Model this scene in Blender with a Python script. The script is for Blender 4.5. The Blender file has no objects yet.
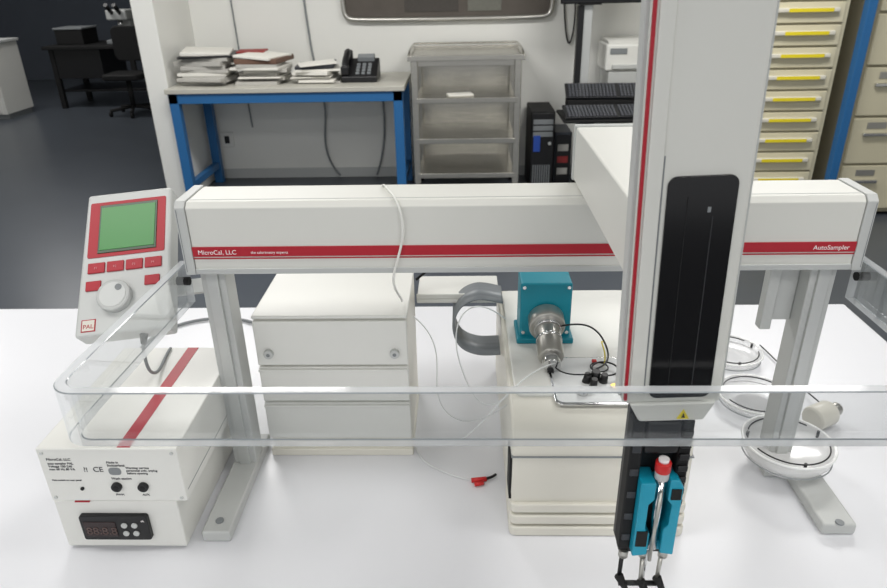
import bpy, bmesh, math, random
from mathutils import Vector, Matrix
random.seed(7)
T=0.92   # bench top height above floor; all z below are relative to bench top

# ------------------------------------------------------------------ materials
def lin(c):
    return tuple(((v/255)/12.92 if v/255<=.04045 else ((v/255+.055)/1.055)**2.4) for v in c)
MC={}
def mat(name,col,rough=.5,metal=0,var=0.0,scale=20,bump=0,trans=0,ior=1.45,emit=0,coat=0,stretch=None):
    if name in MC: return MC[name]
    m=bpy.data.materials.new(name); m.use_nodes=True
    nt=m.node_tree; b=nt.nodes['Principled BSDF']
    c=lin(col)+(1,)
    b.inputs['Base Color'].default_value=c
    b.inputs['Roughness'].default_value=rough; b.inputs['Metallic'].default_value=metal
    b.inputs['IOR'].default_value=ior
    b.inputs['Transmission Weight'].default_value=trans
    b.inputs['Coat Weight'].default_value=coat
    if emit:
        b.inputs['Emission Color'].default_value=c; b.inputs['Emission Strength'].default_value=emit
    if var or bump:
        tc=nt.nodes.new('ShaderNodeTexCoord'); n=nt.nodes.new('ShaderNodeTexNoise')
        n.inputs['Scale'].default_value=scale; n.inputs['Detail'].default_value=4
        if stretch:
            mp=nt.nodes.new('ShaderNodeMapping'); mp.inputs['Scale'].default_value=stretch
            nt.links.new(tc.outputs['Object'],mp.inputs[0]); nt.links.new(mp.outputs[0],n.inputs['Vector'])
        else: nt.links.new(tc.outputs['Object'],n.inputs['Vector'])
        if var:
            r=nt.nodes.new('ShaderNodeMapRange'); r.inputs['To Min'].default_value=1-var; r.inputs['To Max'].default_value=1+var*.6
            nt.links.new(n.outputs['Fac'],r.inputs['Value'])
            x=nt.nodes.new('ShaderNodeVectorMath'); x.operation='SCALE'; x.inputs[0].default_value=c[:3]
            nt.links.new(r.outputs['Result'],x.inputs['Scale']); nt.links.new(x.outputs[0],b.inputs['Base Color'])
        if bump:
            k=nt.nodes.new('ShaderNodeBump'); k.inputs['Strength'].default_value=bump; k.inputs['Distance'].default_value=.002
            nt.links.new(n.outputs['Fac'],k.inputs['Height']); nt.links.new(k.outputs[0],b.inputs['Normal'])
    MC[name]=m; return m
white=mat('powder_coat_white',(214,214,208),.45,0,.02,8,.05)
white2=mat('enclosure_white',(223,223,218),.4,0,.02,6)
cream=mat('cream_plastic',(219,216,205),.4,0,.02,6)
lgrey=mat('light_grey_paint',(190,192,190),.45,0,.03,10)
alu=mat('anodised_aluminium',(196,198,196),.38,.35,.03,14)
mgrey=mat('mid_grey_plastic',(128,132,134),.5)
red=mat('red_stripe',(172,28,44),.45)
redp=mat('red_plastic',(200,38,38),.4)
black=mat('black_plastic',(20,20,22),.4)
blackm=mat('matte_black',(14,14,15),.7)
window=mat('smoked_window',(15,14,15),.14,0,.1,6)
teal=mat('teal_paint',(14,128,146),.4,0,.04,12)
tealp=mat('teal_plastic',(20,150,178),.35)
steel=mat('brushed_steel',(184,182,176),.34,.85,.05,30)
cartsteel=mat('brushed_stainless',(196,193,184),.26,.95,.14,6,.15,stretch=(1,1,14))
chrome=mat('chrome',(215,215,215),.12,1)
lcd=mat('lcd_green',(50,132,54),.3,0,.05,5)
lcd2=mat('lcd_bezel',(46,74,48),.3)
txt=mat('printed_text_dark',(60,60,66),.6)
txtw=mat('printed_text_white',(240,235,235),.6)
yellow=mat('yellow_label',(230,210,40),.5)
wallm=mat('wall_paint',(228,228,223),.8,0,.03,3,.1)
floorm=mat('dark_vinyl_floor',(74,79,86),.3,0,.15,2.5,.05)
ceilm=mat('ceiling_tile',(225,225,222),.9,0,.03,20)
bluef=mat('blue_steel_frame',(40,100,154),.4,0,.04,8)
tabm=mat('bench_laminate_white',(223,224,228),.36,0,.012,5,.03)
desk_t=mat('grey_laminate',(184,182,172),.45,0,.04,6)
beige=mat('beige_cabinet_paint',(206,199,172),.45,0,.03,5)
beige2=mat('beige_dark',(158,152,130),.5)
paper=mat('paper_white',(226,224,216),.8,0,.06,30)
paper2=mat('paper_grey',(180,178,172),.8,0,.1,30)
darkw=mat('dark_wall_paint',(78,84,94),.8,0,.1,2)
brass=mat('brass',(176,146,80),.3,.9)
ribbon=mat('grey_ribbon_cable',(122,127,131),.4,0,.25,12,0,0,1.45,0,0,(1,14,1))
tube_m=mat('white_tubing',(222,224,224),.3)

def facing_mix(name,base,lo,hi,rough,glossy=True):
    m=bpy.data.materials.new(name); m.use_nodes=True; nt=m.node_tree
    out=nt.nodes['Material Output']; b=nt.nodes['Principled BSDF']
    if glossy:
        nt.nodes.remove(b); b=nt.nodes.new('ShaderNodeBsdfGlossy'); b.inputs['Color'].default_value=(*base,1)
    else: b.inputs['Base Color'].default_value=(*base,1)
    b.inputs['Roughness'].default_value=rough
    t=nt.nodes.new('ShaderNodeBsdfTransparent'); t.inputs['Color'].default_value=(.98,.985,.985,1)
    lw=nt.nodes.new('ShaderNodeLayerWeight'); lw.inputs['Blend'].default_value=.25
    r=nt.nodes.new('ShaderNodeMapRange'); r.inputs['To Min'].default_value=lo; r.inputs['To Max'].default_value=hi
    x=nt.nodes.new('ShaderNodeMixShader')
    nt.links.new(lw.outputs['Facing'],r.inputs['Value']); nt.links.new(r.outputs[0],x.inputs[0])
    nt.links.new(t.outputs[0],x.inputs[1]); nt.links.new(b.outputs[0],x.inputs[2]); nt.links.new(x.outputs[0],out.inputs[0]); return m
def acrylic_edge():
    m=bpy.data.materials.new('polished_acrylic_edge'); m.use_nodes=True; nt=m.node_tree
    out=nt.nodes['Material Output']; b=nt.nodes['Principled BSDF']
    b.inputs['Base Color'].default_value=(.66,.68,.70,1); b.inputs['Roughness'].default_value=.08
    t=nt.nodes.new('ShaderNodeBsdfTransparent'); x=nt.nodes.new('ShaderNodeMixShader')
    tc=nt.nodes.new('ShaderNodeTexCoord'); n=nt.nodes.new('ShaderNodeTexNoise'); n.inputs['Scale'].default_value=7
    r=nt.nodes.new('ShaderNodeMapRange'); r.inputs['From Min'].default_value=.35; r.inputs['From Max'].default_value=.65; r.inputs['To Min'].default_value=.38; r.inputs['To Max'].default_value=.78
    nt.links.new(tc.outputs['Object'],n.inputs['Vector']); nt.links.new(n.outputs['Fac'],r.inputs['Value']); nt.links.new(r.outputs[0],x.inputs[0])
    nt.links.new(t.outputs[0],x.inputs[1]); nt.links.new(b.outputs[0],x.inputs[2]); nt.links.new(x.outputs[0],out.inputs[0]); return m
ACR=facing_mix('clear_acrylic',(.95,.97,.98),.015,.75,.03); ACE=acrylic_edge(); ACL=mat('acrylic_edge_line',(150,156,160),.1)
CLR=facing_mix('clear_dish_plastic',(.88,.88,.88),.18,.85,.12,False); FRO=facing_mix('frosted_dish_plastic',(.88,.88,.88),.55,.95,.15,False)

# ------------------------------------------------------------------ helpers
class G: emp=None; org=Vector((0,0,0)); M=Matrix.Identity(4)
def grp(name,loc):
    e=bpy.data.objects.new(name,None); e.empty_display_size=.05
    G.org=Vector((loc[0],loc[1],loc[2]+T)); e.location=G.org; bpy.context.collection.objects.link(e); G.emp=e; G.M=Matrix.Identity(4)
    return e
def finish(name,me,m,smooth=False,bev=0,seg=2,sub=0):
    me.transform(Matrix.Translation(Vector((0,0,T))-G.org) @ G.M)
    o=bpy.data.objects.new(name,me); bpy.context.collection.objects.link(o)
    if m is not None:
        for mm in (m if isinstance(m,(list,tuple)) else [m]): me.materials.append(mm)
    if smooth:
        for p in me.polygons: p.use_smooth=True
    if bev:
        b=o.modifiers.new('bev','BEVEL'); b.width=bev; b.segments=seg; b.limit_method='ANGLE'; b.angle_limit=math.radians(40)
        if seg>=2 and not smooth:
            for p in me.polygons: p.use_smooth=True
            b.harden_normals=True
    if G.emp: o.parent=G.emp
    return o
def tomesh(bm,name):
    bmesh.ops.recalc_face_normals(bm,faces=bm.faces)
    me=bpy.data.meshes.new(name); bm.to_mesh(me); bm.free(); return me
def box(name,x0,x1,y0,y1,z0,z1,m,bev=.0015,rot=None,seg=2):
    bm=bmesh.new(); bmesh.ops.create_cube(bm,size=1)
    c=Vector(((x0+x1)/2,(y0+y1)/2,(z0+z1)/2))
    for v in bm.verts: v.co=Vector((v.co.x*(x1-x0),v.co.y*(y1-y0),v.co.z*(z1-z0)))
    R=Matrix.Identity(4)
    if rot: R=Matrix.Rotation(rot[2],4,'Z')@Matrix.Rotation(rot[1],4,'Y')@Matrix.Rotation(rot[0],4,'X')
    bm.transform(Matrix.Translation(c)@R)
    return finish(name,tomesh(bm,name),m,bev=bev,seg=seg)
def cyl(name,p0,p1,r,m,r2=None,seg=32,bev=0):
    p0=Vector(p0);p1=Vector(p1);d=p1-p0
    bm=bmesh.new(); bmesh.ops.create_cone(bm,cap_ends=True,segments=seg,radius1=r,radius2=r if r2 is None else r2,depth=d.length)
    bm.transform(Matrix.Translation((p0+p1)/2)@d.to_track_quat('Z','Y').to_matrix().to_4x4())
    me=tomesh(bm,name)
    for p in me.polygons: p.use_smooth=len(p.vertices)==4
    o=finish(name,me,m,bev=0)
    if bev: b=o.modifiers.new('b','BEVEL');b.width=bev;b.segments=2;b.limit_method='ANGLE'
    return o
def prism(name,pts,ax,a0,a1,m,bev=0,seg=2):
    bm=bmesh.new()
    def P(p,a): return {'x':(a,p[0],p[1]),'y':(p[0],a,p[1]),'z':(p[0],p[1],a)}[ax]
    A=[bm.verts.new(P(p,a0)) for p in pts];B=[bm.verts.new(P(p,a1)) for p in pts]
    n=len(pts);bm.faces.new(A);bm.faces.new(B)
    for i in range(n): bm.faces.new((A[i],A[(i+1)%n],B[(i+1)%n],B[i]))
    return finish(name,tomesh(bm,name),m,bev=bev,seg=seg)
def rrect(x0,x1,y0,y1,r,n=6):
    o=[]
    for cx,cy,a in ((x1-r,y1-r,0),(x0+r,y1-r,90),(x0+r,y0+r,180),(x1-r,y0+r,270)):
        for i in range(n+1):
            t=math.radians(a+90*i/n); o.append((cx+r*math.cos(t),cy+r*math.sin(t)))
    return o
def tube(name,pts,r,m,res=8,cyclic=False):
    cu=bpy.data.curves.new(name,'CURVE');cu.dimensions='3D';s=cu.splines.new('NURBS');s.points.add(len(pts)-1)
    for i,p in enumerate(pts): s.points[i].co=(*p,1)
    s.order_u=min(4,len(pts));s.use_endpoint_u=not cyclic;s.use_cyclic_u=cyclic;s.resolution_u=res
    cu.bevel_depth=r;cu.bevel_resolution=3;cu.use_fill_caps=True
    ob=bpy.data.objects.new('tmp',cu);bpy.context.collection.objects.link(ob)
    dg=bpy.context.evaluated_depsgraph_get();me=bpy.data.meshes.new_from_object(ob.evaluated_get(dg))
    bpy.data.objects.remove(ob);me.materials.clear();return finish(name,me,m,smooth=True)
def text(name,s,loc,size,m,M3=None,align='LEFT'):
    cu=bpy.data.curves.new(name,'FONT');cu.body=s;cu.size=size;cu.extrude=.0002;cu.align_x=align
    ob=bpy.data.objects.new('tmp',cu);bpy.context.collection.objects.link(ob)
    dg=bpy.context.evaluated_depsgraph_get();me=bpy.data.meshes.new_from_object(ob.evaluated_get(dg))
    bpy.data.objects.remove(ob);me.materials.clear()
    me.transform(Matrix.Translation(loc)@(M3 or Matrix.Rotation(math.pi/2,4,'X')));return finish(name,me,m)
def lathe(name,prof,c,m,seg=48,close=False):
    bm=bmesh.new();rings=[]
    for r,z in prof: rings.append([bm.verts.new((c[0]+r*math.cos(2*math.pi*i/seg),c[1]+r*math.sin(2*math.pi*i/seg),c[2]+z)) for i in range(seg)])
    for a,b in zip(rings,rings[1:]):
        for i in range(seg): bm.faces.new((a[i],a[(i+1)%seg],b[(i+1)%seg],b[i]))
    bm.faces.new(rings[0]);bm.faces.new(rings[-1])
    return finish(name,tomesh(bm,name),m,smooth=True)
def ring(name,c,R,r,m,rot=None,seg=48,a0=0,a1=2*math.pi):
    full=abs(a1-a0-2*math.pi)<1e-4
    pts=[]
    n=seg
    for i in range(n if full else n+1):
        t=a0+(a1-a0)*i/n; v=Vector((R*math.cos(t),R*math.sin(t),0))
        if rot: v=rot@v
        pts.append(tuple(Vector(c)+v))
    return tube(name,pts,r,m,res=2,cyclic=full)
def screw(name,p,r,m,axis=(0,-1,0)):
    p=Vector(p);a=Vector(axis); return cyl(name,p,p+a*.002,r,m,seg=16,bev=.0004)

# ------------------------------------------------------------------ room shell
G.emp=None;G.org=Vector((0,0,0));G.M=Matrix.Identity(4)
F=-T
WY=5.5
box('floor',-8,5,-3.5,12.2,F-.1,F,floorm,0)
box('ceiling',-8,5,-3.5,12.2,2.0,2.1,ceilm,0)
box('wall_back',-2.19,5,WY,WY+.15,F,2.0,wallm,0)
box('wall_partition',-2.19,-2.04,4.85,WY,F,2.0,wallm,.004)
box('wall_right',4.2,4.35,-3.5,WY,F,2.0,wallm,0)
box('wall_far',-8,-2.07,11.6,11.75,F,2.0,darkw,0)
box('wall_left',-8,-7.85,-3.5,11.6,F,2.0,wallm,0)
box('wall_passage',-2.19,-2.07,WY+.15,11.6,F,2.0,wallm,0)
box('baseboard_back',-2.04,4.2,WY-.012,WY,F,F+.08,lgrey,.002)

# ------------------------------------------------------------------ bench
grp('lab_bench',(-.4,.7,F))
box('top',-1.7,.765,.15,1.243,-.032,0,tabm,.004)
box('apron_back',-1.6,.7,1.17,1.19,-.12,-.032,lgrey)
box('apron_front',-1.6,.7,.22,.24,-.12,-.032,lgrey)
for i,(x,y) in enumerate(((-1.6,.24),(.66,.24),(-1.6,1.14),(.66,1.14))): box('leg_%d'%i,x,x+.05,y,y+.05,F,-.032,lgrey)

# ------------------------------------------------------------------ autosampler gantry
grp('robotic_autosampler',(.06,.74,0))
bx0,bx1,by0,by1,bz0,bz1=-.316,.4432,.707,.7716,.311,.394
prof=[(by0+.002,bz0),(by1,bz0),(by1,bz1),(by0+.006,bz1),(by0,bz1-.006),(by0,bz0+.002)]
prism('beam',prof,'x',bx0+.012,bx1-.012,white,.001)
e=[(by0-.0015,bz0-.002),(by1+.002,bz0-.002),(by1+.002,bz1+.0015),(by0+.005,bz1+.0015),(by0-.0015,bz1-.005)]
prism('end_cap_1',e,'x',bx0,bx0+.0115,lgrey,.001); prism('end_cap_2',e,'x',bx1-.0115,bx1,lgrey,.001)
for s,x in (('1',bx0+.0018),('2',bx1-.0022)): box('end_cap_seam_'+s,x,x+.0006,by0-.0019,by0+.02,bz0+.002,bz1-.007,mgrey,0)
box('top_groove',bx0+.012,bx1-.012,by0+.012,by0+.0135,bz1-.001,bz1+.0004,lgrey,0)
box('lower_lip',bx0+.012,bx1-.012,by0-.002,by0+.002,bz0-.001,bz0+.006,alu,.0008)
box('stripe',bx0+.012,bx1-.012,by0-.0012,by0+.001,.3315,.343,red,0)
box('stripe_line',bx0+.012,bx1-.012,by0-.0012,by0+.001,.3285,.3297,red,0)
text('beam_lettering','MicroCal, LLC',(bx0+.018,by0-.0012,.3342),.0074,txtw)
text('beam_subtitle','the calorimetry experts',(bx0+.078,by0-.0012,.3348),.0044,txtw)
text('beam_model','AutoSampler',(bx1-.058,by0-.0012,.3342),.0074,txtw)
box('leg_post_left',-.313,-.283,.735,.768,.014,bz0,lgrey,.002)
box('leg_rib_left',-.305,-.291,.731,.736,.014,bz0,alu,.001)
box('foot_left',-.316,-.281,.607,.80,0,.016,lgrey,.003)
box('leg_post_right',.405,.435,.735,.768,.014,bz0,lgrey,.002)
box('leg_rib_right',.413,.427,.731,.736,.014,bz0,alu,.001)
box('leg_plate_right',.366,.380,.75,.765,.21,bz0,lgrey,.002)
box('leg_gusset_right',.380,.405,.757,.765,.22,bz0,lgrey,.002)
box('foot_right',.427,.467,.622,.80,0,.016,lgrey,.003)
box('foot_bridge_right',.40,.44,.725,.78,0,.014,lgrey,.002)
for s,x in (('l',-.2985),('r',.447)): screw('foot_screw_'+s,(x,.625,.016),.005,mgrey,(0,0,1))
box('cross_arm',.129,.203,.4975,.775,.397,.457,white,.002)
box('cross_arm_cap',.1275,.2045,.7752,.783,.395,.459,lgrey,.002)
box('carriage',.138,.196,.695,.78,.388,.3975,alu,.002)
box('cross_arm_under',.150,.19,.503,.70,.375,.397,mgrey,.002)
piv=Vector((.17,.49,.295))
G.M=Matrix.Translation(piv)@Matrix.Rotation(math.radians(-1.9),4,'Y')@Matrix.Translation(-piv)
zx0,zx1,zy0,zy1,zz0,zz1=.1325,.2125,.475,.4965,.292,.80
prism('vertical_arm_housing',rrect(zx0,zx1,zy0,zy1,.004,3),'z',zz0,zz1,white,.001)
box('vertical_arm_side_rail',zx0-.003,zx0+.001,zy0+.006,zy1-.002,zz0+.004,zz1,lgrey,.001)
box('vertical_red_line',zx0+.0005,zx0+.0028,zy0-.0009,zy0+.004,zz0+.004,zz1,red,0)
box('front_channel',zx0+.0045,zx0+.0155,zy0-.0022,zy0+.001,zz0+.01,zz1,white,.001)
box('front_channel_slot',zx0+.0158,zx0+.0168,zy0-.0006,zy0+.001,zz0+.01,.50,mgrey,0)
box('right_rail',zx1-.001,zx1+.003,zy0+.006,zy1-.002,zz0+.004,zz1,lgrey,.001)
prism('smoked_front_window',rrect(.1525,.2025,.298,.485,.007),'y',zy0-.002,zy0+.002,window,.0006)
box('window_rail_1',.167,.1676,zy0-.0023,zy0-.0018,.3,.47,blackm,0)
box('window_rail_2',.186,.1868,zy0-.0023,zy0-.0018,.31,.455,mat('rack_dark',(44,44,46),.4),0)
box('window_catch',.182,.1845,zy0-.0026,zy0-.0018,.458,.462,mgrey,0)
prism('nose',[(.137,zz0+.002),(.208,zz0+.002),(.199,.276),(.146,.276)],'y',zy0-.004,zy1-.002,white,.002)
prism('warning_triangle',[(.1765,.279),(.1865,.279),(.1815,.288)],'y',zy0-.0052,zy0-.004,yellow,0)
prism('warning_triangle_mark',[(.180,.2805),(.183,.2805),(.1815,.285)],'y',zy0-.0056,zy0-.005,black,0)
# tool head
G.M=Matrix.Translation((-.003,0,.011))
box('tool_backplate',.146,.199,.488,.498,.118,.268,black,.002)
box('tool_side_left',.146,.157,.474,.490,.118,.262,blackm,.002)
box('tool_side_right',.188,.199,.476,.490,.165,.262,blackm,.002)
box('tool_upper_block',.158,.188,.474,.490,.228,.262,black,.003)
box('tool_foot_block',.148,.197,.478,.490,.110,.120,black,.002)
for i in range(7): box('tool_rack_tooth_%d'%i,.189,.198,.4735,.477,.172+i*.0125,.178+i*.0125,black,.0008)
for i in range(5): box('tool_side_slot_%d'%i,.148,.1555,.4730,.4745,.13+i*.025,.137+i*.025,mat('slot_grey',(52,54,58),.4),.0006)
cyl('syringe_collar',(.1755,.472,.204),(.1755,.472,.212),.0062,mat('label_silver',(190,190,190),.4),bev=.001)
cyl('syringe_cap',(.1755,.472,.212),(.1755,.472,.2225),.0068,redp,bev=.001)
cyl('syringe_collar_band',(.1755,.472,.2225),(.1755,.472,.2255),.0045,txtw)
prism('teal_grip_left',[(.1565,.119),(.170,.121),(.170,.146),(.1655,.152),(.1655,.18),(.170,.186),(.170,.204),(.1565,.204)],'y',.464,.488,tealp,.0015)
prism('teal_grip_right',[(.182,.121),(.1945,.119),(.1945,.198),(.190,.206),(.182,.206),(.182,.184),(.186,.178),(.186,.155),(.182,.15)],'y',.466,.488,tealp,.0015)
box('teal_crossbar',.160,.192,.472,.486,.119,.130,tealp,.002)
box('teal_upper_bar',.160,.192,.476,.488,.192,.199,tealp,.002)
box('grip_pin_plate_left',.158,.168,.4630,.4655,.132,.150,blackm,.0005); box('grip_pin_plate_right',.184,.193,.4650,.4675,.185,.197,blackm,.0005)
cyl('syringe_barrel',(.1755,.470,.125),(.1755,.472,.204),.0042,chrome)
cyl('plunger_rod',(.1725,.463,.116),(.1745,.465,.195),.0018,steel)
cyl('needle',(.1735,.474,.075),(.1735,.474,.12),.0009,chrome)
for i,(x0,x1,y1) in enumerate(((.153,.149,.470),(.172,.168,.464),(.190,.184,.468))):
    cyl('finger_%d'%i,(x0,.482,.112),(x1,y1,.082),.0022,steel if i else black,r2=.002)
    cyl('finger_tip_%d'%i,(x1,y1,.088),(x1+.007,y1-.002,.073),.0044,blackm,r2=.0025)
    cyl('finger_joint_%d'%i,(x0,.479,.105),(x0,.479,.113),.0046,steel,seg=16)
cyl('needle_guide_bar',(.149,.470,.079),(.184,.468,.081),.0026,black)
G.M=Matrix.Identity(4)

# ------------------------------------------------------------------ acrylic guard
grp('acrylic_safety_guard',(.06,.6,.26))
def guard():
    th=.010; r=.024; path=[]
    x0,x1,y0,y1=-.338,.455,.450,.725
    path.append((-.3295,y1))
    path.append((x0,y0+r+.03))
    for i in range(13):
        a=math.pi+ (math.pi/2)*i/12; path.append((x0+r+r*math.cos(a),y0+r+r*math.sin(a)))
    for i in range(9):
        a=1.5*math.pi+(math.pi/2)*i/8; path.append((x1-r+r*math.cos(a),y0+r+r*math.sin(a)))
    path.append((x1,y1))
    P=[Vector(p) for p in path]; inn=[]
    for i,p in enumerate(P):
        a=P[max(i-1,0)];b=P[min(i+1,len(P)-1)];t=(b-a).normalized();inn.append(p+Vector((-t.y,t.x))*th)
    bm=bmesh.new();z0,z1=.266,.319;c=.0009
    def off(k): return [p+(q-p)*k for p,q in zip(P,inn)]
    f0=c/th
    # profile corners with a narrow polished chamfer, which reads as the dark line along the edge
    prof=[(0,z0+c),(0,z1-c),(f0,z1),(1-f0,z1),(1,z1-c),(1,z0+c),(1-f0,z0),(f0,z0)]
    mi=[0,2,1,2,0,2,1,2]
    rows=[[bm.verts.new((q.x,q.y,z)) for q in off(k)] for k,z in prof]
    n=len(P)
    for k in range(8):
        A=rows[k];B=rows[(k+1)%8]
        for i in range(n-1):
            f=bm.faces.new((A[i],A[i+1],B[i+1],B[i])); f.material_index=mi[k]
    for i in (0,n-1):
        f=bm.faces.new([rows[k][i] for k in range(8)]);f.material_index=1
    me=tomesh(bm,'guard_strip')
    return finish('guard_strip',me,[ACR,ACE,ACL])
guard()
for s,x in (('left',-.3295),('right',.446)):
    cyl('guard_screw_'+s,(x-.002,.714,.298),(x+.0125,.714,.298),.005,blackm,seg=20)

# ------------------------------------------------------------------ handheld control keypad
grp('handheld_control_keypad',(-.411,.763,.24))
up=Vector((-.024,.139,.130)).normalized(); rt=Vector((1,.02,0)); rt=(rt-up*rt.dot(up)).normalized(); bk=up.cross(rt)
base=Vector((-.401,.694,.241))
KM=Matrix.Translation(base)@Matrix(((rt.x,bk.x,up.x,0),(rt.y,bk.y,up.y,0),(rt.z,bk.z,up.z,0),(0,0,0,1)))
G.M=KM
W=.056;Hh=.192
prism('shell',[(-W,0),(W,0),(W*.94,Hh),(-W*.94,Hh)],'y',0,.028,mat('keypad_grey_shell',(200,202,200),.45,0,.02,8),.004,3)
def kx(f): return -W+2*W*f
def kz(f): return Hh*f
prism('screen_bezel',rrect(kx(.08),kx(.92),kz(.53),kz(.93),.002,3),'y',-.001,.002,red,0)
box('screen_inner',kx(.19),kx(.83),-.002,.001,kz(.555),kz(.905),lcd2,.0005)
box('screen_glass',kx(.21),kx(.81),-.0026,.001,kz(.575),kz(.885),lcd,.0004)
kt=mat('key_print',(222,150,155),.6)
for i in range(4): 
    box('soft_key_%d'%i,kx(.10+i*.205),kx(.28+i*.205),-.0022,.001,kz(.42),kz(.49),red,.0006)
    text('soft_key_text_%d'%i,'F%d'%(i+1),(kx(.17+i*.205),-.0024,kz(.445)),.0042,kt)
box('key_menu',kx(.09),kx(.25),-.0022,.001,kz(.30),kz(.365),red,.0006)
box('key_stop',kx(.72),kx(.88),-.0022,.001,kz(.30),kz(.365),red,.0006)
cyl('jog_dial',(kx(.42),.001,kz(.24)),(kx(.42),-.010,kz(.24)),.0200,lgrey,bev=.002)
cyl('jog_dial_face',(kx(.42),-.010,kz(.24)),(kx(.42),-.0105,kz(.24)),.0155,mat('dial_face_grey',(206,208,206),.4))
cyl('jog_dimple',(kx(.48),-.0095,kz(.285)),(kx(.48),-.0112,kz(.285)),.0040,mgrey)
box('logo_square',kx(.07),kx(.22),-.0006,.001,kz(.03),kz(.11),red,0)
box('logo_inner',kx(.082),kx(.208),-.0009,.001,kz(.036),kz(.104),cream,0)
text('logo_text','PAL',(kx(.09),-.001,kz(.05)),.0075,red)
cyl('strain_relief',(.02,.014,0),(.02,.014,-.012),.005,blackm,r2=.003)
prism('holder_pocket',rrect(-.03,.03,.03,.11,.006),'y',.0285,.036,lgrey,.001)
box('holder_arm',.0,.085,.034,.040,.055,.075,lgrey,.001)
G.M=Matrix.Identity(4)
tube('keypad_cord',[(-.381,.697,.222),(-.381,.69,.19),(-.385,.72,.165),(-.395,.76,.1585),(-.40,.79,.1585),(-.40,.80,.1585)],.0020,mgrey)

# ------------------------------------------------------------------ controller boxes
grp('power_controller_box',(-.40,.69,.082))
X0,X1,Y0,Y1,Z0_,Z1=-.468,-.312,.587,.807,.082,.156
box('case',X0,X1,Y0,Y1,Z0_,Z1,white2,.002)
box('lid_seam',X0-.0003,X1+.0003,Y0+.006,Y1-.01,Z0_+.012,Z0_+.0128,mgrey,0)
box('stripe',-.378,-.3635,Y0+.002,Y1-.002,Z1-.0005,Z1+.0006,red,0)
text('label_a','MicroCal, LLC',(X0+.009,Y0-.0003,.140),.0046,txt)
text('label_b','auto sampler PAL\nVoltage 100-240\nmax 60 Hz 85 VA',(X0+.009,Y0-.0003,.1345),.0040,txt)
text('label_c','Made in\nSwitzerland',(X0+.075,Y0-.0003,.136),.0042,txt)
text('label_ce','CE',(X0+.058,Y0-.0003,.1245),.0095,txt)
text('label_q','?!',(X0+.047,Y0-.0003,.1245),.0085,txt)
prism('label_mark',rrect(X0+.075,X0+.089,.120,.130,.004,4),'y',Y0-.0004,Y0+.001,mgrey,0)
text('label_d','Warning: service\npersonnel only, unplug\nbefore opening',(X0+.095,Y0-.0003,.1285),.0038,txt)
text('label_e','Main switch on rear panel',(X0+.008,Y0-.0003,.1115),.0032,txt)
text('port_title','Wash station',(X0+.076,Y0-.0003,.1135),.0042,txt)
for i,x in enumerate((.080,.110)):
    cyl('port_%d'%i,(X0+x,Y0+.001,.104),(X0+x,Y0-.004,.104),.0058,black,seg=24,bev=.0006)
    cyl('port_hole_%d'%i,(X0+x,Y0-.0035,.104),(X0+x,Y0-.0045,.104),.003,blackm,seg=16)
    text('port_text_%d'%i,('PWM','AUX')[i],(X0+x-.004,Y0-.0003,.0905),.004,txt)
cyl('led_indicator',(X0+.04,Y0+.001,.101),(X0+.04,Y0-.002,.101),.002,blackm,seg=12)
for i,(x,z) in enumerate(((X0+.006,.15),(X1-.006,.15),(X0+.006,.088),(X1-.006,.088))): screw('case_screw_%d'%i,(x,Y0+.0005,z),.002,alu)
for i,(x,y) in enumerate(((X0+.02,Y0+.03),(X1-.03,Y0+.03),(X0+.02,Y1-.03),(X1-.03,Y1-.03))): cyl('pad_foot_%d'%i,(x,y,.0747),(x,y,.083),.007,blackm,seg=20)
grp('temperature_controller_box',(-.40,.69,0))
box('case',-.474,-.330,.596,.80,.004,.0745,white2,.002)
for i,(x,y) in enumerate(((-.46,.61),(-.345,.61),(-.46,.78),(-.345,.78))): cyl('foot_%d'%i,(x,y,0),(x,y,.007),.007,blackm,seg=20)
prism('display_bezel',rrect(-.447,-.367,.020,.056,.003,3),'y',.590,.598,black,.001)
box('display_window',-.443,-.405,.5892,.591,.026,.048,mat('display_dark',(44,30,30),.15),.0004)
text('display_digits','88:8.8',(-.441,.5889,.030),.015,mat('display_digit',(84,66,62),.4))
for i in range(4): cyl('display_button_%d'%i,(-.395+.012*(i%2),.5905,.043-.012*(i//2)),(-.395+.012*(i%2),.5885,.043-.012*(i//2)),.0035,lgrey,seg=16)
text('display_label','ok',(-.374,.5889,.049),.004,txtw)
box('indicator_tab',-.447,-.43,.593,.597,.0746,.0762,red,0)

# ------------------------------------------------------------------ sample drawer tower
grp('sample_drawer_stack',(-.172,.85,0))
sx0,sx1,sy0,sy1=-.272,-.071,.772,.93
box('cabinet',sx0+.002,sx1-.002,sy0,sy1,.006,.218,cream,.002)
box('lid',sx0,sx1,sy0-.004,sy1,.2185,.2235,white2,.002)
box('base',sx0,sx1,sy0-.003,sy1,0,.012,cream,.002)
for i,(a,b) in enumerate(((.151,.2165),(.0945,.1485),(.033,.092))):
    box('drawer_%d'%i,sx0+.001,sx1-.001,sy0-.006,sy0+.002,a,b,white2,.0018)
    if i: box('drawer_grip_%d'%i,sx0+.001,sx1-.001,sy0-.010,sy0-.004,b-.006,b-.002,white2,.0015)
for i,x in enumerate((sx0+.018,sx1-.018)):
    cyl('thumbscrew_%d'%i,(x,sy0-.005,.170),(x,sy0-.012,.170),.0062,alu,seg=24,bev=.001)
    cyl('thumbscrew_hole_%d'%i,(x,sy0-.0118,.170),(x,sy0-.0124,.170),.0025,mgrey,seg=12)

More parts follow.
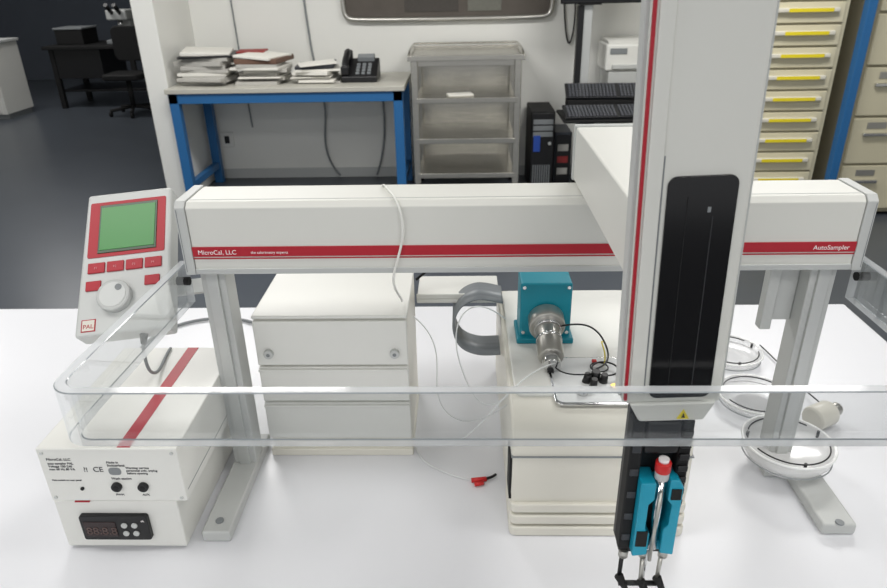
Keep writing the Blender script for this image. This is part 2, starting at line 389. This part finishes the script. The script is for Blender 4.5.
# ------------------------------------------------------------------ calorimeter
grp('titration_calorimeter',(.158,.8,0))
cx0,cx1=.055,.262
pf=[(.632,.004),(1.0,.004),(1.0,.145),(.99,.152),(.675,.152),(.652,.149),(.638,.141),(.630,.128),(.627,.11),(.626,.06)]
prism('body',pf,'x',cx0,cx1,cream,.004,3)
for i,(a,b,d) in enumerate(((.0,.014,.618),(.0165,.030,.620),(.0325,.046,.622))):
    prism('front_rib_%d'%i,rrect(cx0-.001,cx1+.001,d,.70,.008,4),'z',a,b,cream,.0025)
box('front_seam',cx0-.0004,cx1+.0004,.6255,.64,.112,.1135,mgrey,0)
prism('top_deck',rrect(.062,.255,.69,.985,.012,5),'z',.150,.1555,white2,.002)
prism('work_recess',rrect(.108,.205,.668,.775,.01,5),'z',.153,.1572,chrome,.0012)
prism('work_plate',rrect(.111,.202,.671,.772,.009,5),'z',.155,.1580,mat('deck_grey',(206,208,208),.4,.1),.0004)
box('side_gap',cx0-.002,cx0+.001,.628,.66,.05,.11,blackm,0)
box('teal_block',.077,.146,.82,.866,.1555,.243,teal,.003)
box('teal_block_base',.073,.150,.812,.87,.1555,.164,teal,.002)
for i,(x,z) in enumerate(((.082,.237),(.141,.237),(.082,.17),(.141,.17))): screw('block_screw_%d'%i,(x,.8205,z),.0025,chrome)
cyl('drive_flange',(.112,.822,.192),(.112,.800,.187),.024,steel,bev=.002)
cyl('drive_flange_step',(.112,.802,.188),(.112,.794,.186),.018,chrome,bev=.001)
cyl('drive_barrel',(.112,.795,.186),(.1115,.748,.172),.0165,steel,bev=.002)
cyl('drive_barrel_band',(.112,.779,.1812),(.112,.775,.180),.0172,chrome)
cyl('drive_collar',(.1115,.748,.172),(.111,.735,.168),.0115,chrome,bev=.001)
cyl('drive_shaft',(.111,.745,.17),(.110,.735,.158),.004,black)
tube('drive_cable',[(.13,.80,.19),(.15,.79,.20),(.175,.80,.19),(.19,.78,.17),(.185,.74,.168),(.165,.725,.17)],.0012,black)
for i,(x,y,r) in enumerate(((.152,.715,.006),(.163,.722,.007),(.172,.714,.0055),(.158,.704,.005))):
    cyl('plug_%d'%i,(x,y,.157),(x+.001,y-.002,.170),r,black,r2=r*.7,seg=20)
ring('wire_loop_1',(.178,.735,.164),.016,.0011,black)
ring('wire_loop_2',(.172,.742,.162),.011,.0009,black)
tube('wire_long',[(.16,.715,.17),(.135,.70,.175),(.12,.72,.165),(.115,.74,.165)],.0009,blackm)
tube('wire_yellow',[(.178,.745,.162),(.188,.765,.17),(.178,.79,.175),(.19,.81,.16)],.0009,yellow)
box('red_jumper',.166,.172,.757,.762,.158,.162,redp,.001)
cyl('cell_port',(.185,.70,.157),(.185,.70,.161),.007,brass,seg=24)
cyl('cell_port_cap',(.143,.688,.157),(.143,.688,.164),.006,chrome,seg=24)
def strip(name,pts,y0,y1,m,th=.0015):
    bm=bmesh.new();n=len(pts);cv=[]
    for i in range(n*8-7):
        f=i/8;k=min(int(f),n-2);t=f-k
        p0=Vector(pts[max(k-1,0)]);p1=Vector(pts[k]);p2=Vector(pts[k+1]);p3=Vector(pts[min(k+2,n-1)])
        cv.append(.5*((2*p1)+(p2-p0)*t+(2*p0-5*p1+4*p2-p3)*t*t+(3*p1-p0-3*p2+p3)*t**3))
    A=[bm.verts.new((p.x,y0,p.y)) for p in cv];B=[bm.verts.new((p.x,y1,p.y)) for p in cv]
    for i in range(len(cv)-1): bm.faces.new((A[i],A[i+1],B[i+1],B[i]))
    o=finish(name,tomesh(bm,name),m,smooth=True);s=o.modifiers.new('s','SOLIDIFY');s.thickness=th;s.offset=0;return o
strip('ribbon_duct',[(.057,.190),(.022,.196),(-.004,.182),(-.014,.152),(-.004,.120),(.022,.106),(.057,.106)],.87,.925,ribbon,.003)
tube('fluid_tube_1',[(.06,.86,.17),(.02,.83,.22),(-.02,.8,.2),(.0,.77,.12),(.03,.72,.1),(.06,.70,.155)],.0009,tube_m)
tube('fluid_tube_2',[(-.07,.85,.18),(-.03,.84,.15),(-.045,.80,.09),(-.02,.78,.05),(.02,.76,.06),(.055,.72,.12)],.0009,tube_m)
tube('fluid_tube_3',[(.12,.74,.17),(.09,.70,.19),(.05,.68,.165),(.0,.70,.07),(-.04,.75,.03),(-.07,.77,.03)],.0008,tube_m)
box('rear_transfer_tray',-.068,.054,.90,.985,.175,.182,white2,.002)
box('rear_transfer_tray_lip',-.068,.054,.90,.903,.182,.19,white2,.001)

# ------------------------------------------------------------------ wash bowls
def bowl(c,r,h,m,name='wash_dish'):
    grp(name,c)
    lathe('dish',[(r*.50,0),(r*.80,h*.10),(r*.95,h*.55),(r,h),(r*.965,h+.0015),(r*.93,h),(r*.85,h*.78),(r*.65,h*.62),(r*.3,h*.58)],c,m)
    ring('rim_bead',(c[0],c[1],c[2]+h),r*.985,.0016,mat('rim_white',(232,233,232),.25))
    ring('rim_shadow_gasket',(c[0],c[1],c[2]+h*.4),r*.955,.0009,mat('gasket_grey',(150,154,156),.4))  # grey ring that paints in the shade under the rim
    ring('rim_wire',(c[0],c[1],c[2]+h+.001),r*.86,.0010,black,a0=math.radians(200),a1=math.radians(350))
    ring('rim_wire_back',(c[0],c[1],c[2]+h+.001),r*.86,.0010,black,a0=math.radians(40),a1=math.radians(150))
    for a in (20,160,270):
        x,y=c[0]+r*.86*math.cos(math.radians(a)),c[1]+r*.86*math.sin(math.radians(a))
        cyl('wire_clip_%d'%a,(x,y,c[2]+h*.7),(x,y,c[2]+h+.003),.002,black,seg=10)
bowl((.431,.742,.0165),.058,.030,FRO)
bowl((.452,.895,0),.056,.018,CLR)
bowl((.460,1.03,0),.054,.018,CLR)
grp('wash_solvent_bottle',(.525,.84,0))
G.M=Matrix.Translation((.525,.838,.0))@Matrix.Rotation(.5,4,'Z')
cyl('bottle_body',(-.02,0,.0185),(.018,0,.0185),.0185,cream,bev=.004)
cyl('bottle_neck',(.018,0,.0185),(.026,0,.0185),.009,cream,bev=.001)
cyl('bottle_cap',(.026,0,.0185),(.036,0,.0185),.010,steel,bev=.001)
G.M=Matrix.Identity(4)
tube('valve_wire',[(.535,.86,.02),(.55,.88,.01),(.535,.94,.004),(.54,1.0,.004),(.53,1.07,.004)],.0012,black)

# ------------------------------------------------------------------ loose cables
grp('white_cable',(-.08,.74,0))
tube('cable',[(-.095,.80,.30),(-.095,.782,.385),(-.092,.765,.3985),(-.083,.735,.399),(-.073,.708,.399),(-.066,.7,.385),(-.064,.701,.36),(-.07,.702,.335),(-.078,.7,.312),(-.08,.705,.29),(-.075,.76,.25),(-.08,.80,.228)],.0014,white2)
grp('red_connector_lead',(.0,.73,0))
tube('lead',[(-.07,.79,.0025),(-.06,.755,.0025),(-.04,.74,.0025),(-.01,.72,.0025),(.015,.714,.003)],.0008,tube_m)
cyl('plug_1',(.010,.713,.004),(.030,.716,.004),.0032,redp,seg=16)
cyl('plug_2',(.014,.705,.004),(.026,.708,.004),.0028,redp,seg=16)
tube('stub',[(.028,.716,.004),(.038,.719,.004),(.043,.725,.004)],.0018,blackm)
grp('power_cable',(-.5,1.05,0))
tube('cord',[(-.30,1.0,.004),(-.36,1.15,.004),(-.46,1.20,.004),(-.56,1.17,.004),(-.60,1.08,.004),(-.57,.98,.004),(-.5,.92,.01),(-.44,.85,.05),(-.43,.81,.1)],.003,mgrey)
tube('cord_2',[(-.36,.81,.03),(-.36,.9,.01),(-.42,1.02,.004),(-.50,1.08,.004),(-.53,1.0,.004),(-.45,.86,.03),(-.43,.80,.04)],.0028,mgrey)
grp('black_signal_cable',(.3,.95,0))
tube('cord',[(.145,.86,.25),(.20,.88,.262),(.28,.93,.25),(.34,1.0,.20),(.36,1.1,.08),(.38,1.16,.004),(.5,1.18,.004)],.002,blackm)
tube('cord_2',[(-.07,.93,.20),(.0,.95,.255),(.08,.93,.265),(.2,.92,.26),(.28,.95,.25)],.002,blackm)

# ================================================================== BACKGROUND
DT=-.087
grp('office_desk',(-1.2,5.1,F))
box('top',-2.025,-.385,4.73,5.45,DT-.032,DT,desk_t,.004)
box('rail_front',-2.01,-.40,4.745,4.785,DT-.10,DT-.0325,bluef,.003)
box('rail_back',-2.01,-.40,5.38,5.42,DT-.10,DT-.0325,bluef,.003)
for i,(x,y) in enumerate(((-2.01,4.745),(-.465,4.745),(-2.01,5.36),(-.465,5.36))): box('leg_%d'%i,x,x+.065,y,y+.06,F,DT-.0325,bluef,.003)
box('side_rail_1',-2.0,-1.955,4.80,5.37,F+.12,F+.17,bluef,.003); box('side_rail_2',-.455,-.41,4.80,5.37,F+.12,F+.17,bluef,.003)

grp('document_pile',(-1.45,5.05,DT))
def pile(name,x0,x1,y0,y1,z0,n,th,mats):
    z=z0
    for i in range(n):
        w=(x1-x0)*random.uniform(.75,1);d=(y1-y0)*random.uniform(.7,1);h=th*random.uniform(.5,1.6)
        cx=(x0+x1)/2+random.uniform(-.03,.03);cy=(y0+y1)/2+random.uniform(-.03,.03)
        box('%s_sheet_%d'%(name,i),cx-w/2,cx+w/2,cy-d/2,cy+d/2,z,z+h,random.choice(mats),.002,(0,0,random.uniform(-.2,.2)))
        z+=h
    return z
z=pile('stack_a',-1.97,-1.60,4.85,5.22,DT,9,.018,[paper,paper,paper2,paper2])
box('open_binder_a',-1.98,-1.60,4.88,5.22,z,z+.016,black,.004,(0,0,.2))
box('open_binder_pages',-1.96,-1.63,4.90,5.2,z+.016,z+.04,paper,.004,(0.04,0.05,.2))
z=pile('stack_b',-1.57,-1.22,4.86,5.2,DT,7,.017,[paper,paper2,mat('folder_red',(150,44,40),.6)])
box('binder_b',-1.55,-1.24,4.88,5.22,z,z+.035,mat('binder_brown',(110,84,70),.6),.006,(0,0,-.15))
box('binder_b_pages',-1.54,-1.26,4.87,5.19,z+.035,z+.052,paper,.004,(0,.06,-.3))
box('red_folder',-1.62,-1.42,5.1,5.3,z+.052,z+.062,mat('folder_red',(150,44,40),.6),.002,(0,0,.1))
z=pile('stack_c',-1.19,-.86,4.86,5.15,DT,7,.014,[paper,paper,paper2])
box('binder_c',-1.16,-.89,4.88,5.16,z,z+.028,mat('folder_dark',(50,52,56),.5),.005,(0,-.05,.1))
box('loose_sheet',-1.14,-.88,4.86,5.1,z+.028,z+.034,paper,.001,(0,-.05,.3))

grp('desk_telephone',(-.72,5.05,DT))
G.M=Matrix.Translation((-.72,5.05,DT))
prism('base',[(-.13,0),(.13,0),(.13,.13),(.10,.14),(-.13,.04)],'x',-.12,.13,black,.008)
tube('handset',[(-.09,-.09,.075),(-.095,-.07,.125),(-.09,0,.16),(-.09,.07,.185),(-.095,.12,.18)],.024,black)
box('handset_ear',-.12,-.062,.08,.14,.12,.195,black,.012);box('handset_mouth',-.12,-.062,-.13,-.07,.05,.11,black,.012)
box('screen',-.02,.10,.05,.11,.125,.16,mgrey,.003,(.3,0,0))
for i in range(12): box('key_%d'%i,-.02+.04*(i%3),.005+.04*(i%3),-.10+.033*(i//3),-.08+.033*(i//3),.05+.016*(i//3),.066+.016*(i//3),mgrey,.001)
G.M=Matrix.Identity(4)

# stainless cart
grp('stainless_steel_cart',(.03,5.1,F))
c0,c1,d0,d1=-.365,.43,4.82,5.40
def cart_shelf(n,z,a=c0,b=c1,y0=d0):
    box('shelf_%d'%n,a,b,y0,d1,z-.004,z,cartsteel,.002)
    box('shelf_lip_f_%d'%n,a,b,y0-.004,y0+.012,z-.03,z+.006,cartsteel,.003)
    box('shelf_lip_b_%d'%n,a,b,d1-.01,d1+.002,z-.03,z+.015,cartsteel,.003)
cart_shelf(0,.09);cart_shelf(1,-.19,c0+.05,c1-.05);cart_shelf(2,-.47,c0+.05,c1-.05);cart_shelf(3,-.72,c0+.05,c1-.05)
box('upper_box',c0+.02,c1-.02,d0+.03,d1-.01,.02,.085,cartsteel,.003)
box('back_panel',c0+.05,c1-.05,d1-.012,d1-.006,-.72,.02,cartsteel,.001)
for i,(x,y) in enumerate(((c0+.045,d0+.02),(c1-.045,d0+.02),(c0+.045,d1-.03),(c1-.045,d1-.03))):
    box('post_%d'%i,x-.024,x+.024,y-.02,y+.02,F+.10,.07,cartsteel,.006)
    cyl('caster_fork_%d'%i,(x,y,F+.06),(x,y,F+.11),.012,chrome)
    cyl('caster_%d'%i,(x-.014,y,F+.045),(x+.014,y,F+.045),.045,blackm,bev=.006)
tube('top_rail',[(c0+.01,d0+.02,.09),(c0+.01,d0+.03,.12),(c0+.01,d1-.01,.12),(c0+.015,d1,.12),(c0+.06,d1,.12),(c1-.06,d1,.12),(c1-.015,d1,.12),(c1-.01,d1-.01,.12),(c1-.01,d0+.03,.12),(c1-.01,d0+.02,.09)],.008,cartsteel)
box('rag_on_shelf',-.1,.08,4.9,5.0,-.19,-.175,paper,.006,(0,0,.2))

grp('desktop_computer_tower',(.58,5.25,F))
box('case',.51,.685,5.06,5.46,F,F+.59,blackm,.006)
box('front_panel',.515,.68,5.05,5.063,F+.02,F+.58,black,.004)
for i in range(3): box('drive_bay_%d'%i,.525,.67,5.044,5.052,F+.50-.045*i,F+.535-.045*i,mgrey,.002)
box('blue_badge',.53,.58,5.042,5.046,F+.3,F+.42,mat('badge_blue',(44,80,170),.4),.001)
for i in range(8): box('vent_%d'%i,.53+.017*i,.54+.017*i,5.046,5.051,F+.05,F+.2,mgrey,0)
cyl('power_button',(.65,5.052,F+.36),(.65,5.044,F+.36),.012,alu)
grp('surge_protector_box',(.77,5.3,F))
box('body',.70,.83,5.15,5.45,F,F+.42,mat('ups_grey',(70,74,82),.5),.01)
box('front',.71,.82,5.142,5.152,F+.03,F+.40,black,.004)
for i in range(3): box('label_%d'%i,.725,.805,5.137,5.143,F+.10+.09*i,F+.15+.09*i,[paper2,mat('tag_red',(150,50,50),.5),paper2][i],.001)

# workstation pole cart with keyboards
grp('computer_workstation_stand',(.95,4.9,F))
box('base_bar',.70,1.26,4.70,4.77,F+.05,F+.09,blackm,.006);box('base_bar_2',.92,1.0,4.67,5.11,F+.05,F+.09,blackm,.006)
for i,(x,y) in enumerate(((.73,4.73),(1.23,4.73),(.96,5.06))): cyl('caster_%d'%i,(x-.012,y,F+.027),(x+.012,y,F+.027),.027,blackm)
box('pole',.84,.90,5.04,5.10,F+.09,.383,alu,.004)
box('pole_foot',.84,1.0,5.04,5.10,F+.06,F+.10,blackm,.004)
box('pole_track',.80,.84,5.03,5.09,-.2,.38,black,.003)
box('shelf',.68,1.28,4.60,5.0,-.325,-.305,blackm,.005)
box('shelf_bracket',.84,.94,4.9,5.08,-.40,-.325,black,.005)
box('riser_step',.74,1.26,4.84,5.0,-.305,-.215,blackm,.004)
def keyboard(c,rx,rz,w=.45,d=.16):
    grp('computer_keyboard',c)
    G.M=Matrix.Translation(c)@Matrix.Rotation(rz,4,'Z')@Matrix.Rotation(rx,4,'X')
    box('housing',-w/2,w/2,-d/2,d/2,0,.018,mat('keyboard_housing',(30,31,34),.4),.004)
    box('rear_feet',-w/2+.03,w/2-.03,d/2-.03,d/2-.015,-math.sin(rx)*d*.85,0,black,.001)
    bm=bmesh.new()
    for r in range(6):
        for k in range(20):
            if k in(14,): continue
            q=bmesh.ops.create_cube(bm,size=1);
            for v in q['verts']: v.co=Vector((v.co.x*.016-w/2+.03+k*.0235,v.co.y*.015-d/2+.02+r*.0255,v.co.z*.008+.021))
    finish('keys',tomesh(bm,'keys'),mat('key_grey',(84,86,92),.35),bev=.0015)
    G.M=Matrix.Identity(4)
keyboard((.96,4.715,-.278),.30,.04,.54,.18)
keyboard((.98,4.92,-.175),.45,-.04,.51,.17)
grp('computer_monitor',(.98,5.07,.385))
box('mount_foot',.80,.95,5.0,5.10,.384,.392,blackm,.002)
box('screen_housing',.68,1.26,5.04,5.08,.39,.80,black,.008)
box('screen_panel',.70,1.24,5.037,5.042,.41,.785,mat('dark_screen',(18,20,24),.15),.001)
grp('laser_printer',(1.22,5.27,-.07))
box('stand',1.06,1.46,5.14,5.46,F,-.07,lgrey,.006)
box('body',1.03,1.44,5.14,5.46,-.07,.12,white2,.02)
box('tray',1.08,1.40,5.12,5.15,-.05,-.02,lgrey,.004)
box('panel',1.06,1.18,5.134,5.142,.05,.09,mgrey,.003)
prism('lid',[(5.16,.12),(5.46,.12),(5.46,.145),(5.2,.14)],'x',1.05,1.42,white2,.006)

grp('wall_pinboard',(-.1,WY-.03,.29))
box('board',-.86,.66,WY-.022,WY-.001,.30,1.25,mat('board_grey_brown',(92,86,80),.8,0,.25,9),0)
tube('frame_lower',[(-.88,WY-.03,1.2),(-.88,WY-.03,.40),(-.875,WY-.03,.30),(-.80,WY-.03,.285),(-.4,WY-.03,.283),(.2,WY-.03,.283),(.60,WY-.03,.285),(.675,WY-.03,.30),(.68,WY-.03,.40),(.68,WY-.03,1.2)],.018,steel)
box('pinned_sheet_1',-.42,-.02,WY-.027,WY-.022,.335,.62,mat('pin_1',(76,72,68),.8,0,.2,40),.001)
box('pinned_sheet_2',.05,.3,WY-.027,WY-.022,.335,.62,mat('pin_2',(112,112,104),.8,0,.2,40),.001)

grp('wall_conduit_cable',(-1.2,WY-.02,0))
tube('cable_1',[(-1.19,WY-.012,1.6),(-1.18,WY-.012,.8),(-1.16,WY-.02,.1),(-1.10,WY-.02,-.2),(-1.06,WY-.02,-.4),(-1.14,WY-.02,-.75),(-1.0,WY-.03,F+.02)],.008,mgrey)
tube('cable_2',[(-.64,WY-.02,-.1),(-.61,WY-.02,-.3),(-.58,WY-.02,-.6),(-.70,WY-.02,F+.02)],.008,mgrey)
tube('cable_3',[(-1.75,WY-.012,1.6),(-1.72,WY-.012,.6),(-1.70,WY-.02,-.1),(-1.68,WY-.02,-.5)],.006,mgrey)
tube('cable_4',[(.72,WY-.02,1.4),(.74,WY-.02,.6),(.78,WY-.02,.1),(.84,WY-.02,.05),(.86,WY-.02,.4),(.80,WY-.02,.6)],.006,black)
grp('wall_outlet',(-1.95,WY,-.6))
box('plate',-1.96,-1.85,WY-.012,WY-.001,-.66,-.54,white2,.003)
box('socket',-1.925,-1.885,WY-.014,WY-.011,-.63,-.57,black,.002)

# drawer cabinet
grp('flat_drawer_cabinet',(2.0,4.75,F))
k0,k1,ky=1.50,2.30,4.42
box('carcass',k0,k1,ky,ky+.7,F+.03,.95,beige,.006)
box('plinth',k0+.02,k1-.02,ky+.03,ky+.68,F,F+.03,beige2,.002)
zz=-.86;i=0
pullm=mat('pull_alu',(226,222,208),.35,.15)
while zz<.86:
    box('drawer_%d'%i,k0+.03,k1-.03,ky-.018,ky+.002,zz,zz+.115,beige,.005)
    box('pull_%d'%i,k0+.10,k1-.07,ky-.044,ky-.017,zz+.058,zz+.085,pullm,.008)
    box('label_%d'%i,1.93,2.19,ky-.0470,ky-.0438,zz+.061,zz+.082,yellow,.001)
    box('shadow_gap_%d'%i,k0+.03,k1-.03,ky-.004,ky+.001,zz+.1155,zz+.1275,beige2,0)
    zz+=.128;i+=1
grp('blue_shelf_upright',(2.37,4.35,F))
box('post',2.345,2.395,4.30,4.36,F,2.0,bluef,.004)
box('foot_plate',2.32,2.42,4.27,4.39,F,F+.01,bluef,.002)
for j in range(12): cyl('slot_%d'%j,(2.37,4.301,F+.15+j*.2),(2.37,4.2985,F+.15+j*.2),.008,bluef,seg=12)
grp('filing_cabinet',(2.75,4.8,F))
box('carcass',2.46,2.98,4.42,5.1,F+.02,.95,beige2,.006)
for j in range(6):
    z=F+.05+j*.305
    box('drawer_%d'%j,2.475,2.965,4.40,4.422,z,z+.29,beige,.006)
    box('pull_%d'%j,2.54,2.70,4.375,4.40,z+.18,z+.20,chrome,.004)
    box('label_frame_%d'%j,2.56,2.68,4.395,4.401,z+.225,z+.265,steel,.002)

# far-left room
grp('white_storage_cabinet',(-5.8,8.4,F))
box('carcass',-6.5,-5.42,8.15,8.7,F+.06,-.07,white2,.006);box('plinth',-6.48,-5.44,8.2,8.68,F,F+.06,mgrey,0)
for j in range(2): box('door_leaf_%d'%j,-6.48+j*.515,-5.985+j*.515,8.13,8.152,F+.08,-.10,white2,.004);cyl('knob_%d'%j,(-6.02+j*.07,8.13,-.3),(-6.02+j*.07,8.10,-.3),.015,steel)
box('counter',-6.52,-5.40,8.12,8.72,-.07,-.04,lgrey,.004)
grp('dark_work_table',(-4.3,9.1,F))
box('top',-5.2,-3.1,8.8,9.6,-.20,-.16,blackm,.006)
for j,(x,y) in enumerate(((-5.15,8.85),(-3.2,8.85),(-5.15,9.5),(-3.2,9.5))): box('leg_%d'%j,x,x+.06,y,y+.06,F,-.20,blackm,.003)
box('drawer_block',-5.08,-4.5,8.84,9.5,-.55,-.2,black,.006)
box('lower_shelf',-5.1,-3.2,8.9,9.5,-.72,-.69,black,.003)
grp('bench_microscope',(-4.25,9.1,-.16))
box('base',-4.45,-4.05,8.98,9.25,-.16,-.11,mgrey,.01);box('column',-4.33,-4.17,9.12,9.24,-.11,.22,lgrey,.01)
box('head',-4.38,-4.12,8.95,9.22,.12,.24,lgrey,.02)
cyl('eyepiece_1',(-4.3,8.97,.2),(-4.3,8.84,.30),.025,black);cyl('eyepiece_2',(-4.2,8.97,.2),(-4.2,8.84,.30),.025,black)
cyl('objective',(-4.25,9.03,.12),(-4.25,9.03,.02),.03,chrome);box('stage',-4.35,-4.15,8.95,9.12,-.03,-.01,black,.003)
cyl('focus_knob',(-4.36,9.18,0),(-4.14,9.18,0),.035,blackm)
grp('equipment_crate',(-4.9,9.2,-.16))
box('crate',-5.1,-4.75,9.0,9.4,-.16,.02,blackm,.01);box('crate_lid',-5.11,-4.74,8.99,9.41,.02,.04,mgrey,.004)
grp('office_chair',(-4.0,8.3,F))
cyl('column',(-4.0,8.4,F+.08),(-4.0,8.4,F+.42),.03,blackm)
prism('seat',rrect(-4.23,-3.77,8.18,8.62,.08),'z',F+.42,F+.49,blackm,.02)
prism('backrest',rrect(-4.2,-3.8,F+.6,F+1.0,.08),'y',8.60,8.65,blackm,.015)
box('back_bar',-4.03,-3.97,8.6,8.64,F+.42,F+.65,blackm,.004)
for j in range(5):
    a=j*2*math.pi/5;cyl('spoke_%d'%j,(-4,8.4,F+.1),(-4+.27*math.cos(a),8.4+.27*math.sin(a),F+.07),.02,blackm)
    cyl('castor_%d'%j,(-4+.27*math.cos(a)-.012,8.4+.27*math.sin(a),F+.03),(-4+.27*math.cos(a)+.012,8.4+.27*math.sin(a),F+.03),.03,blackm)

# ------------------------------------------------------------------ lights
def area(name,loc,sx,sy,p,col=(1,.985,.965)):
    G.emp=None
    l=bpy.data.lights.new(name,'AREA');l.shape='RECTANGLE';l.size=sx;l.size_y=sy;l.energy=p;l.color=col
    o=bpy.data.objects.new(name,l);o.location=(loc[0],loc[1],loc[2]+T);bpy.context.collection.objects.link(o)
for i,(x,y,p) in enumerate(((-1.2,.5,12),(1.1,.5,12),(-1.2,-1.6,22),(1.1,-1.6,22),(-1.2,3.2,56),(1.4,3.2,52),(-4,4.2,40),(-5,8.0,36))):  # the negative-y pair, unseen behind the camera, is added for frontal fill
    grp('ceiling_light_fixture',(x,y,1.93))
    box('frame',x-.64,x+.64,y-.34,y+.34,1.945,1.999,lgrey,.004)
    box('diffuser',x-.6,x+.6,y-.3,y+.3,1.935,1.9455,mat('light_diffuser',(255,252,245),.5,emit=1.5),.002)
    area('ceiling_light_%d'%i,(x,y,1.93),1.2,.6,p)
w=bpy.data.worlds.new('world');bpy.context.scene.world=w;w.use_nodes=True
w.node_tree.nodes['Background'].inputs[0].default_value=(.95,.97,1,1);w.node_tree.nodes['Background'].inputs[1].default_value=.8

# ------------------------------------------------------------------ camera
p,y,r=.4452,-.0313,.0199
fwd=Vector((math.sin(y)*math.cos(p),math.cos(y)*math.cos(p),-math.sin(p)));right=Vector((math.cos(y),-math.sin(y),0));down=fwd.cross(right)
r2=math.cos(r)*right+math.sin(r)*down;d2=-math.sin(r)*right+math.cos(r)*down
cam=bpy.data.cameras.new('camera');co=bpy.data.objects.new('camera',cam);bpy.context.collection.objects.link(co)
R=Matrix((r2,-d2,-fwd)).transposed().to_4x4();co.matrix_world=Matrix.Translation((0,0,.62+T))@R
cam.lens=681/887*36;cam.sensor_width=36;cam.clip_start=.02;cam.clip_end=100
cam.dof.use_dof=True;cam.dof.focus_distance=.75;cam.dof.aperture_fstop=14
bpy.context.scene.camera=co
vs=bpy.context.scene.view_settings;vs.view_transform='Standard';vs.look='None';vs.exposure=0
